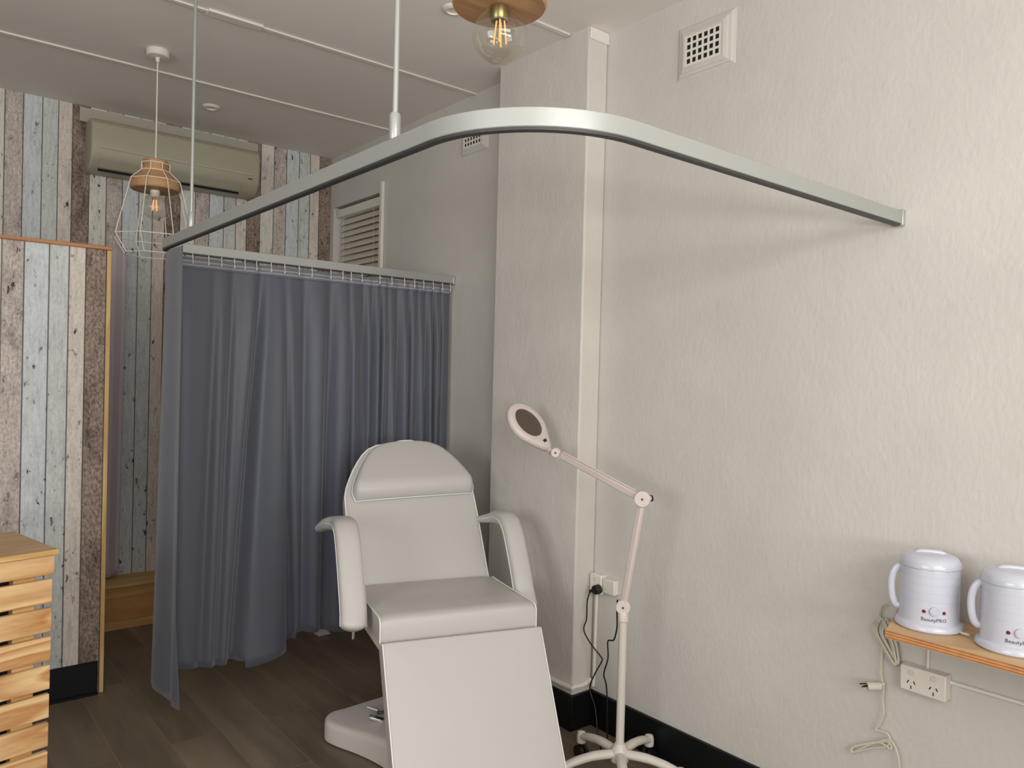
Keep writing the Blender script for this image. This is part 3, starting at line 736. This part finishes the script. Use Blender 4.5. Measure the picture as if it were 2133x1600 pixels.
# armrests
def armrest(sx, tip, dl, dz):
    ax_ = .340 if sx > 0 else -.357; hw0 = .042 if sx > 0 else .046
    pts = [(sx * .005, .105, .592), (0, .135, .645), (0, .185, .735), (0, .245, .83), (0, .285, .880), (0, .335, .909), (0, .42, .908)] + tip
    pts = [(p[0] + (.340 if sx > 0 else -.357), p[1] + dl, p[2] + dz) if i < 7 else p for i, p in enumerate(pts)]
    sp = smooth_path(pts, 6); n_ = len(sp); bm = bmesh.new(); rings = []
    for i, p in enumerate(sp):
        t = (sp[min(i + 1, n_ - 1)] - sp[max(i - 1, 0)]).normalized(); f = i / (n_ - 1)
        wv = Vector((1, 0, 0)); wv = (wv - t * wv.dot(t)).normalized(); nv = t.cross(wv)
        hw = hw0 * min(1, (f / .05 + .12) ** .5 if f < .05 else 1) * (1 if f < .68 else max(.32, math.cos((f - .68) / .32 * 1.3)) ** .7)
        th = .030 * min(1, (f / .04 + .3) ** .5 if f < .04 else 1) * (1 if f < .7 else max(.42, math.cos((f - .7) / .3 * 1.25)) ** .8)
        ring = []
        for k in range(16):
            a = 2 * math.pi * k / 16; ca, sa = math.cos(a), math.sin(a)
            ring.append(bm.verts.new(p + wv * hw * math.copysign(abs(ca) ** .62, ca) + nv * th * math.copysign(abs(sa) ** .62, sa)))
        rings.append(ring)
    for A, B in zip(rings, rings[1:]):
        for k in range(16): bm.faces.new((A[k], A[(k + 1) % 16], B[(k + 1) % 16], B[k]))
    bm.faces.new(rings[0][::-1]); bm.faces.new(rings[-1])
    ends = [r[0].co.copy() for r in rings]; ends2 = [r[8].co.copy() for r in rings]
    o = finish('armrest', bm, M['vinyl'], ch, angle=70)
    for e_ in (ends, ends2): bm = bmesh.new(); tube(bm, e_[2:], .0022, 6); finish('piping', bm, M['piping'], o)
    bm = bmesh.new(); cyl(bm, (ax_ , .13 + dl, .555 + dz), (ax_, .13 + dl, .60 + dz), .006, seg=10); finish('arm_bolt', bm, M['chrome'], o)
    bm = bmesh.new(); tube(bm, smooth_path([(ax_, .16 + dl, .62 + dz), (ax_ - sx * .03, .20 + dl, .585 + dz), (sx * .27, .24, .56)], 5), .012, 10); finish('arm_bracket', bm, M['base_plastic'], ch)
armrest(-1, [(-.385, .50, .895), (-.412, .60, .858)], 0, 0)
armrest(1, [(.330, .57, .872), (.300, .66, .85)], .095, -.022)
# base: wide rear foot drawn in to a narrow middle
half = [(.0, .66), (.20, .66), (.32, .655), (.362, .63), (.378, .59), (.375, .545), (.345, .49), (.285, .41), (.225, .31), (.19, .22), (.175, .1), (.175, -.05), (.19, -.16)]
ol = [(-x, y) for x, y in half] + [(x, y) for x, y in reversed(half[1:])]
ol = smooth_path([(x, y, 0) for x, y in ol], 3, closed=True); ol = [(p.x, p.y) for p in ol][::-1]
bm = slab(ol, .006, .085, .022, lambda x, y: .05 * max(0, 1 - abs(x) / .3) ** 1.0, dome=.0)
finish('base', bm, M['base_plastic'], ch, angle=60)
bm = bmesh.new(); box(bm, -.10, .10, .08, .30, .10, .34); box(bm, -.085, .085, .095, .285, .3, .545)
finish('lift_column', bm, M['base_plastic'], ch, bevel=.012)
pd = bmesh.new(); tube(pd, [(-.10, .45, .135), (-.19, .47, .125)], .006, 8); 
finish('pedal_arm', pd, M['alu_dark'], ch)
bm = bmesh.new(); box(bm, -.03, .03, -.012, .012, -.006, .006)
po = finish('foot_pedal', bm, M['chrome'], ch, bevel=.003); po.location = (-.195, .45, .112); po.rotation_euler = (0, math.radians(12), math.radians(-25))
bm = bmesh.new(); box(bm, -.026, .026, -.025, .025, -.006, .006)
po = finish('pedal_pad', bm, M['alu'], ch, bevel=.004); po.location = (-.20, .50, .132); po.rotation_euler = (math.radians(-25), math.radians(15), math.radians(-25))

# small white wedge on the floor under the curtain
bm = bmesh.new(); v = [bm.verts.new(p) for p in ((-.03, -.03, 0), (.05, -.03, 0), (.05, .03, 0), (-.03, .03, 0), (-.03, -.03, .05), (-.03, .03, .05), (.02, .03, .03), (.02, -.03, .03))]
for q in ((3, 2, 1, 0), (0, 1, 7, 4), (2, 3, 5, 6), (4, 7, 6, 5), (0, 4, 5, 3), (1, 2, 6, 7)): bm.faces.new([v[i] for i in q])
o = finish('door_wedge', bm, M['white_plastic'], bevel=.003); o.location = (1.93, 4.03, 0)
tag(o, 'small white wedge on the floor just under the curtain hem', 'wedge')

# ---------------------------------------------------------------- magnifying lamp on a wheeled stand
LX, LY = 2.118, 1.915
lm = empty('magnifying_lamp', (LX, LY, 0), 0, 'white magnifying lamp on a five-legged wheeled stand by the right wall', 'lamp')
bm = bmesh.new(); cyl(bm, (0, 0, .12), (0, 0, .615), .0155, seg=24); finish('pole', bm, M['stand'], lm)
bm = bmesh.new(); lathe(bm, [(.033, .085), (.036, .10), (.034, .125), (.024, .14), (.018, .15)], 24); finish('hub', bm, M['stand'], lm)
for k, ang in enumerate((84, 12, 156, 228, 300)):
    a = math.radians(ang); d = Vector((math.cos(a), math.sin(a), 0)); bm = bmesh.new()
    R_ = .225
    tube(bm, smooth_path([d * .02 + Vector((0, 0, .112)), d * .10 + Vector((0, 0, .112)), d * .17 + Vector((0, 0, .10)), d * (R_ - .01) + Vector((0, 0, .085)), d * (R_ + .004) + Vector((0, 0, .078))], 5), [.019] * 6 + [.018] * 5 + [.017] * 5 + [.016] * 5, 12, flat=.85)
    lg = finish('leg', bm, M['stand'], lm)
    bm = bmesh.new(); lathe(bm, [(.019, .060), (.0195, .085), (.016, .099), (.006, .103)], 16, d.x * R_, d.y * R_); finish('leg_cap', bm, M['stand'], lg)
    tdir = Vector((-d.y, d.x, 0)); bm = bmesh.new(); c_ = d * R_ + Vector((0, 0, .025)) + Vector((.0, -.0, 0))
    for sgn in (-1, 1): cyl(bm, c_ + tdir * (.004 * sgn), c_ + tdir * (.019 * sgn), .0245, seg=20)
    cyl(bm, c_ + Vector((0, 0, .0)), c_ + Vector((0, 0, .045)), .006, seg=8)
    finish('castor', bm, M['black_plastic'], lg)
J0 = Vector((0, .002, .655)); J1 = Vector((-.003, -.078, 1.066)); J2 = Vector((-.035, .352, 1.194))
def arm(a, b, r, name, cable_side):
    bm = bmesh.new(); d = (b - a).normalized(); side = Vector((1, 0, 0)); up = side.cross(d).normalized()
    for s_ in (-1, 1): tube(bm, [a + up * .007 * s_ + d * .02, b + up * .007 * s_ - d * .02], r, 10)
    box(bm, 0, 0, 0, 0, 0, 0) if False else None
    return finish(name, bm, M['lamp_white'], lm)
def sleeve(a, b, hw, ht, name):
    d = (b - a).normalized(); side = Vector((1, 0, 0)); side = (side - d * side.dot(d)).normalized(); up = side.cross(d)
    bm = bmesh.new(); vs = []
    for p in (a, b):
        for sx, sz in ((-1, -1), (1, -1), (1, 1), (-1, 1)): vs.append(bm.verts.new(p + side * hw * sx + up * ht * sz))
    for q in ((0, 1, 2, 3), (7, 6, 5, 4), (0, 4, 5, 1), (1, 5, 6, 2), (2, 6, 7, 3), (3, 7, 4, 0)): bm.faces.new([vs[i] for i in q])
    return finish(name, bm, M['lamp_white'], lm, bevel=.005, seg=3)
sleeve(J0, J1, .010, .0125, 'lower_arm')
ua = sleeve(J1, J1.lerp(J2, .93), .010, .0135, 'upper_arm')
bm = bmesh.new(); d = (J2 - J1).normalized(); cyl(bm, J1 + d * .03 + Vector((-.004, 0, .018)), J1.lerp(J2, .9) + Vector((-.004, 0, .018)), .0035, seg=8); finish('spring_rod', bm, M['lamp_white'], ua)
def joint(p, r, wd, name):
    bm = bmesh.new(); ax = Vector((.75, .66, 0)).normalized(); cyl(bm, p - ax * wd, p + ax * wd, r, seg=28); j = finish(name, bm, M['lamp_white'], lm, bevel=.003)
    bm = bmesh.new(); cyl(bm, p - ax * (wd + .002), p - ax * wd, .004, seg=10); finish('screw', bm, M['alu_dark'], j)
    return j
joint(J0, .027, .016, 'base_joint'); j1 = joint(J1, .029, .017, 'elbow_joint')
bm = bmesh.new(); cyl(bm, J1 + Vector((.75, -.25, .01)).normalized() * .017, J1 + Vector((.75, -.25, .01)).normalized() * .034, .010, seg=14); kn = finish('tension_knob', bm, M['lamp_white'], j1)
bm = bmesh.new(); cyl(bm, J1 + Vector((.75, -.25, .01)).normalized() * .034, J1 + Vector((.75, -.25, .01)).normalized() * .040, .012, seg=14); finish('knob_cap', bm, M['black_plastic'], kn)
bm = bmesh.new(); lathe(bm, [(.016, .60), (.019, .603), (.019, .632), (.014, .640)], 20); finish('pole_collar', bm, M['lamp_white'], lm)
# head: oval ring with a covered lens, built in its own plane
cam_r = Vector((.7753, -.6316, 0)); cam_f = Vector((.6316, .7753, 0)); up_ = Vector((0, 0, 1))
e1 = (-.62 * cam_r + .70 * up_ + .15 * cam_f).normalized()
e2 = (.47 * cam_r + .27 * up_ + .83 * cam_f); e2 = (e2 - e1 * e2.dot(e1)).normalized()
nv = e1.cross(e2).normalized()
if nv.z < 0: nv = -nv
HC = Vector((2.083, 2.450, 1.297)) - Vector((LX, LY, 0))
def hp(a, b, c): return HC + e1 * a + e2 * b + nv * c
ring = [];
outl = []
for k in range(40):
    a = 2 * math.pi * k / 40; r = .104
    x, y = r * math.cos(a), r * math.sin(a)
    if x < -.05: q = (-x - .05) / .054; y *= (1 - .45 * q); x = -.05 - q * .095
    outl.append((x, y))
inn = [(.070 * math.cos(2 * math.pi * k / 40), .070 * math.sin(2 * math.pi * k / 40)) for k in range(40)]
bm = bmesh.new(); rs = []
lay = [(inn, 1.0, .006), (inn, 1.0, .012), (outl, .88, .016), (outl, .97, .011), (outl, 1.0, .0), (outl, .97, -.012), (outl, .88, -.016), (inn, 1.0, -.012), (inn, 1.0, -.006)]
for o_, k, z in lay: rs.append([bm.verts.new(hp(x * k, y * k, z)) for x, y in o_])
for A, B in zip(rs, rs[1:] + rs[:1]):
    for i in range(40): bm.faces.new((A[i], A[(i + 1) % 40], B[(i + 1) % 40], B[i]))
hd = finish('lamp_head', bm, M['lamp_white'], lm, angle=70)
bm = bmesh.new(); rs = []
for k, z in ((1.0, .004), (1.0, .009), (.9, .013), (.4, .0145)): rs.append([bm.verts.new(hp(x * k * .985, y * k * .985, z)) for x, y in inn])
for A, B in zip(rs, rs[1:]):
    for i in range(40): bm.faces.new((A[i], A[(i + 1) % 40], B[(i + 1) % 40], B[i]))
bm.faces.new(rs[0][::-1]); bm.faces.new(rs[-1])
finish('lens_cover', bm, M['lens'], hd)
bm = bmesh.new(); c_ = [hp(x, y, z) for z in (.012, .0175) for x, y in ((-.108, -.010), (-.096, -.010), (-.096, .010), (-.108, .010))]
vs = [bm.verts.new(p) for p in c_]
for q in ((0, 1, 2, 3), (7, 6, 5, 4), (0, 4, 5, 1), (1, 5, 6, 2), (2, 6, 7, 3), (3, 7, 4, 0)): bm.faces.new([vs[i] for i in q])
finish('switch', bm, M['black_plastic'], hd)
N0 = hp(-.140, 0, 0)
bm = bmesh.new(); cyl(bm, N0 + e1 * .02, N0 - e1 * .022, .012, .010, seg=16); cyl(bm, N0 - e1 * .015, J2, .011, seg=14); finish('neck', bm, M['lamp_white'], lm)
joint(J2, .019, .018, 'head_joint')

# black power cord and plug
ck = empty('power_cord', (2.35, 2.29, .6), 0, 'thin black cord plugged into the outlet beside the pilaster and running to the lamp stand', 'power cord')
base_ = Vector((2.35, 2.29, .6))
def rel(pts, b): return [tuple(Vector(p) - b) for p in pts]
bm = bmesh.new()
tube(bm, smooth_path(rel([(2.322, 2.290, .592), (2.316, 2.300, .55), (2.325, 2.33 - .02, .47), (2.30, 2.30, .43), (2.31, 2.27, .38), (2.322, 2.218, .335), (2.322, 2.212, .318), (2.335, 2.26, .25), (2.345, 2.30, .17), (2.34, 2.26, .10), (2.30, 2.2, .008), (2.24, 2.12, .005), (2.22, 2.075, .012), (2.215, 2.072, .15), (2.195, 2.062, .29), (2.178, 2.062, .345), (2.165, 2.03, .42), (2.162, 2.03, .485), (2.135, 1.975, .512), (2.118, 1.945, .57), (2.105, 1.935, .63), (2.10, 1.93, .68)], base_), 8), .0030, 8)
finish('cord', bm, M['black_plastic'], ck)
bm = bmesh.new(); cyl(bm, tuple(Vector((2.345, 2.262, .604)) - base_), tuple(Vector((2.318, 2.262, .604)) - base_), .021, .019, seg=24)
tube(bm, rel([(2.328, 2.272, .600), (2.322, 2.293, .592)], base_), .007, 8)
pg = finish('plug', bm, M['black_plastic'], ck, bevel=.003)

# outlet by the pilaster
ot = empty('wall_outlet', (XR, 2.31, .62), 0, 'single white power outlet with a junction box on the wall beside the pilaster', 'power outlet')
finish('outlet_plate', bx(-.036, 0, -.055, .012, -.042, .040), M['white_plastic'], ot, bevel=.004)
finish('junction_box', bx(-.030, 0, -.125, -.058, -.030, .030), M['white_plastic'], ot, bevel=.004)
finish('rocker_switch', bx(-.040, -.036, -.03, -.015, .012, .03), M['base_plastic'], ot, bevel=.001)
bm = bmesh.new(); tube(bm, smooth_path([(2.377, 2.303, .577), (2.377, 2.306, .45), (2.377, 2.308, .3), (2.377, 2.309, .2), (2.374, 2.309, .17)], 4), .0075, 10)
o = finish('conduit_pipe', bm, M['white_trim']); tag(o, 'painted upright cable conduit below the single outlet beside the pilaster', 'conduit')

# ---------------------------------------------------------------- air bricks (vents)
def vent(yc, zc, wd, ht, cols_, rows_, label, far):
    t = empty('wall_vent', (XR, yc, zc), 0, label, 'air vent', 'white gridded wall vents')
    # pierced plate
    bm = bmesh.new(); x0, x1 = -.016, -.0135
    gy, gz = wd / cols_, ht / rows_; b_ = .17
    for i in range(cols_ + 1): 
        y = -wd / 2 + gy * i; box(bm, x0, x1, y - gy * b_, y + gy * b_, -ht / 2 - gz * b_, ht / 2 + gz * b_)
    for j in range(rows_ + 1):
        z = -ht / 2 + gz * j; box(bm, x0 + .0005, x1, -wd / 2, wd / 2, z - gz * b_, z + gz * b_)
    finish('grille', bm, M['white_trim'], t, smooth=False)
    finish('void', bx(-.0130, -.001, -wd / 2, wd / 2, -ht / 2, ht / 2), M['dark'], t)
    # stepped splayed surround
    fr = bmesh.new()
    def pyr(y0, y1, z0, z1, Y0, Y1, Z0, Z1, xa, xb):
        a = [fr.verts.new((xa, y, z)) for y, z in ((y0, z0), (y1, z0), (y1, z1), (y0, z1))]; b = [fr.verts.new((xb, y, z)) for y, z in ((Y0, Z0), (Y1, Z0), (Y1, Z1), (Y0, Z1))]
        for i in range(4): fr.faces.new((a[i], a[(i + 1) % 4], b[(i + 1) % 4], b[i]))
    w2, h2 = wd / 2 + gy * b_, ht / 2 + gz * b_
    st = [(0, -.016), (.008, -.017), (.020, -.013), (.021, -.011), (.033, -.008), (.034, -.005), (.045, 0)] if far is False else [(0, -.016), (.008, -.017), (.03, -.006), (.035, 0)]
    for (d0, xa), (d1, xb) in zip(st, st[1:]): pyr(-w2 - d0 * 1.25, w2 + d0, -h2 - d0, h2 + d0, -w2 - d1 * 1.25, w2 + d1, -h2 - d1, h2 + d1, xa, xb)
    finish('surround', fr, M['wall'], t, smooth=False)
vent(1.822, 2.762, .156, .108, 6, 4, 'square-holed white air vent high on the right wall, the larger nearer one', False)
vent(3.29, 2.752, .148, .098, 6, 4, 'small square-holed white air vent glimpsed just under the bend of the curtain rail', True)

# ---------------------------------------------------------------- shelf with two wax heaters
sh = empty('wall_shelf', (XR, .4, .83), 0, 'narrow plywood wall shelf holding two white wax heaters', 'shelf')
bm = bmesh.new(); q = [bm.verts.new((x, y, z)) for z in (-.020, 0) for x, y in ((-.262, -.75), (0, -.75), (0, .645), (-.262, .563))]
for f in ((3, 2, 1, 0), (4, 5, 6, 7), (0, 1, 5, 4), (1, 2, 6, 5), (2, 3, 7, 6), (3, 0, 4, 7)): bm.faces.new([q[i] for i in f])
finish('shelf_board', bm, M['ply'], sh, bevel=.0015)
finish('edge_band', bx(-.266, -.262, -.75, .563, -.020, 0), M['ply_edge'], sh)
def heater(y, x, ang, label):
    t = empty('wax_heater', (x, y, .8305), ang, label, 'wax heater', 'white wax heaters on the wall shelf')
    bm = bmesh.new(); lathe(bm, [(.081, 0), (.0855, .004), (.0855, .012), (.081, .019), (.0765, .022), (.0752, .030), (.0752, .165), (.0747, .168)], 56); body = finish('body', bm, M['heater'], t, angle=35)
    bm = bmesh.new(); lathe(bm, [(.0757, .168), (.0775, .170), (.0775, .176), (.075, .186), (.068, .196), (.050, .203), (.02, .206), (.001, .2065)], 56); lid = finish('lid', bm, M['heater'], t, angle=35)
    bm = bmesh.new(); tube(bm, smooth_path([(-.036, 0, .200), (-.022, 0, .206), (.022, 0, .206), (.036, 0, .200)], 4), .007, 10); finish('lid_handle', bm, M['heater'], lid)
    # the front of the body (controls) faces local -y; handle on local -x
    bm = bmesh.new(); tube(bm, smooth_path([(-.070, 0, .160), (-.082, 0, .156), (-.092, 0, .138), (-.096, 0, .11), (-.093, 0, .075), (-.084, 0, .052), (-.070, 0, .048)], 6), .0062, 12, flat=1.5); finish('handle', bm, M['heater'], t)
    def on(a, z, r=.0754): return Vector((r * math.sin(a), -r * math.cos(a), z))
    for nm, a, z, rr, mt, dp in (('indicator_light', -.33, .057, .0048, 'led', .0012), ('indicator_light', .33, .057, .0048, 'led', .0012), ('dial_knob', 0, .060, .0125, 'heater', .006)):
        p = on(a, z); q = on(a, z, .0754 + dp); bm = bmesh.new(); cyl(bm, p, q, rr, rr * .9, seg=20); k = finish(nm, bm, M[mt], t)
        if nm == 'dial_knob': bm = bmesh.new(); cyl(bm, q, on(a, z, .0754 + dp + .001), .009, .008, seg=20); finish('knob_face', bm, M['heater'], k)
    # printed name under the dial, curved round the body
    cv = bpy.data.curves.new('text', 'FONT'); cv.body = 'BeautyPRO'; cv.size = .0135; cv.align_x = 'CENTER'; cv.extrude = .0002; cv.resolution_u = 2
    to = bpy.data.objects.new('tmp', cv); C.objects.link(to); dg = bpy.context.evaluated_depsgraph_get()
    me = bpy.data.meshes.new_from_object(to.evaluated_get(dg)); bpy.data.objects.remove(to)
    for v in me.vertices:
        a = v.co.x / .0754; r = .0757 + v.co.z; v.co = Vector((r * math.sin(a), -r * math.cos(a), .032 + v.co.y))
    me.materials.clear(); me.materials.append(M['ink']); tx = bpy.data.objects.new('printed_lettering', me); C.objects.link(tx); tx.parent = t
    # vertical ribs of moulded steps seen on the body's right
    bm = bmesh.new()
    for z in (.15, .128, .106, .084): lathe(bm, [(.0753, z), (.0757, z + .0006), (.0753, z + .0012)], 56, cap=False)
    finish('moulded_line', bm, M['heater'], body)
heater(.910, 2.262, math.radians(-58), 'white wax heater nearest the left end of the plywood shelf, seen whole')
heater(.700, 2.255, math.radians(-62), 'white wax heater cut off by the right edge of the view')

# double outlet and conduit below the shelf
do = empty('double_outlet', (XR, .955, .635), 0, 'white double power outlet with two switches below the plywood shelf', 'power outlet')
finish('outlet_box', bx(-.040, 0, -.064, .064, -.037, .037), M['white_plastic'], do, bevel=.004)
for y in (.031, -.031):
    bm = bmesh.new(); cyl(bm, (-.040, y, .020), (-.0425, y, .020), .0085, seg=20); finish('round_switch', bm, M['base_plastic'], do)
    bm = bmesh.new()
    for dy, dz, an in ((.009, .004, .5), (-.009, .004, -.5), (0, -.011, 0)):
        v = [];
        for sy, sz in ((-.0014, -.005), (.0014, -.005), (.0014, .005), (-.0014, .005)):
            v.append((y + dy + sy * math.cos(an) - sz * math.sin(an), -.012 + dz + sy * math.sin(an) + sz * math.cos(an)))
        A = [bm.verts.new((-.0406, a, b)) for a, b in v]; B = [bm.verts.new((-.0395, a, b)) for a, b in v]
        bm.faces.new(A); bm.faces.new(B[::-1])
        for i in range(4): bm.faces.new((A[i], B[i], B[(i + 1) % 4], A[(i + 1) % 4]))
    finish('socket_holes', bm, M['dark'], do)
bm = bmesh.new(); tube(bm, [(XR - .007, .892, .650), (XR - .007, .3, .655), (XR - .007, -.4, .655)], .006, 10)
tag(finish('conduit_pipe', bm, M['white_trim']), 'horizontal cable conduit running right from the double outlet', 'conduit')
bm = bmesh.new(); tube(bm, [(XR - .005, .955, .671), (XR - .005, .955, .808)], .0045, 10)
tag(finish('conduit_pipe', bm, M['white_trim']), 'short upright conduit between the plywood shelf and the double outlet', 'conduit')

# cables of the heaters
def cord(name, pts, r, label, loc, extra=None):
    t = empty(name, loc, 0, label, 'power cord'); b_ = Vector(loc); bm = bmesh.new()
    for pp in pts: tube(bm, smooth_path(rel(pp, b_), 6), r, 8)
    finish('cable', bm, M['cable'], t); return t
X = XR - .02
loops = []
for k in range(5):
    o_ = k * .006; x_ = X - .004 * (k % 3)
    loops.append([(x_ - .01, 1.088 - o_, .79), (x_, 1.112 - o_ * 1.4, .765), (x_, 1.108 - o_ * 1.2, .735), (x_, 1.075 - o_, .69), (x_, 1.050 - o_ * .6, .655 + .004 * k), (x_, 1.042 - o_ * .5, .665), (x_, 1.058 - o_ * .8, .72), (x_ - .01, 1.082 - o_, .785)])
loops.append([(2.33, 1.0, .836), (2.34, 1.045, .842), (2.352, 1.075, .832), (X, 1.092, .80), (X, 1.098, .77)])
c1 = cord('coiled_cord', loops, .0032, 'off-white power cord bundled in loops over the left end of the plywood shelf', (X, 1.07, .8))
c2 = cord('plug_cord', [
    [(X + .008, 1.086, .745), (X + .006, 1.084, .70), (X, 1.084, .64), (X, 1.080, .60), (X, 1.074, .577), (X, 1.076, .54), (X, 1.072, .50), (X, 1.082, .465), (X, 1.095, .44)],
    [(X, 1.095, .44), (X + .004, 1.06, .44), (X + .004, 1.05, .415), (X, 1.048, .40), (X, 1.085, .405), (X, 1.15, .37), (X, 1.168, .352), (X, 1.155, .347), (X, 1.11, .376), (X, 1.065, .398), (X, 1.052, .418), (X, 1.075, .410), (X, 1.158, .362), (X, 1.163, .342), (X, 1.105, .392), (X, 1.055, .425), (X, 1.035, .41), (X, 1.024, .38), (X, 1.02, .33), (X, 1.022, .1), (X, 1.03, .01)],
    ], .0027, 'off-white power cord with a loose plug dangling below the coiled cord on the wall', (X, 1.08, .58))
bm = bmesh.new(); cyl(bm, (-.002, .0, 0), (-.03, .030, -.004), .012, .014, seg=14); tube(bm, [(0, 0, 0), (.002, -.006, .012)], .006, 8); pl_ = finish('plug', bm, M['cable'], c2, bevel=.002)
bm = bmesh.new()
for k in (-1, 0, 1): cyl(bm, (-.028 + .002 * k, .028 + .007 * k, -.004 + .006 * abs(k)), (-.042 + .002 * k, .041 + .007 * k, -.006 + .006 * abs(k)), .002, seg=6)
finish('plug_pin', bm, M['dark'], pl_)
c3 = cord('trailing_cord', [[(2.33, .845, .836), (2.31, .86, .842), (2.275, .845, .838), (2.255, .822, .836), (2.245, .80, .838)]], .004, 'short off-white cord lying on the shelf between the two wax heaters', (2.3, .84, .84))

# ---------------------------------------------------------------- slatted counter
dk = empty('slatted_counter', (.398, 2.655, 0), math.radians(12), 'pine counter clad in horizontal slats with a plywood top, front left', 'counter')
top = finish('counter_top', bx(-1.5, .008, -.008, .36, .925, .940), M['desk_top'], dk, bevel=.0015)
finish('top_edge', bx(-1.5, .009, -.0105, -.008, .925, .940), M['pine_plain'], top)
sl = None
for k in range(11):
    z1 = .923 - k * .0868 + (.015 if k else 0)
    bm = bx(-1.49, 0, -.004, .014, -.072 if k else -.058, 0)
    o = finish('slat', bm, M['pine'], dk, bevel=.002); o.location = ((0 if k == 0 else -.004 - .0008 * k), .0, z1 if z1 > .075 else .075)
for x0, x1 in ((-.104, -.046), (-.8, -.72), (-1.46, -1.385)):
    finish('post', bx(x0, x1, .014, .05, 0, .925), M['pine_plain'], dk, bevel=.002)
finish('dark_interior_sheet', bx(-1.48, -.085, .052, .066, 0, .925), M['dark'], dk)  # dark sheet added behind the slats to stand in for the shade inside
finish('back_post', bx(-.07, -.01, .29, .35, 0, .925), M['pine_plain'], dk, bevel=.002)
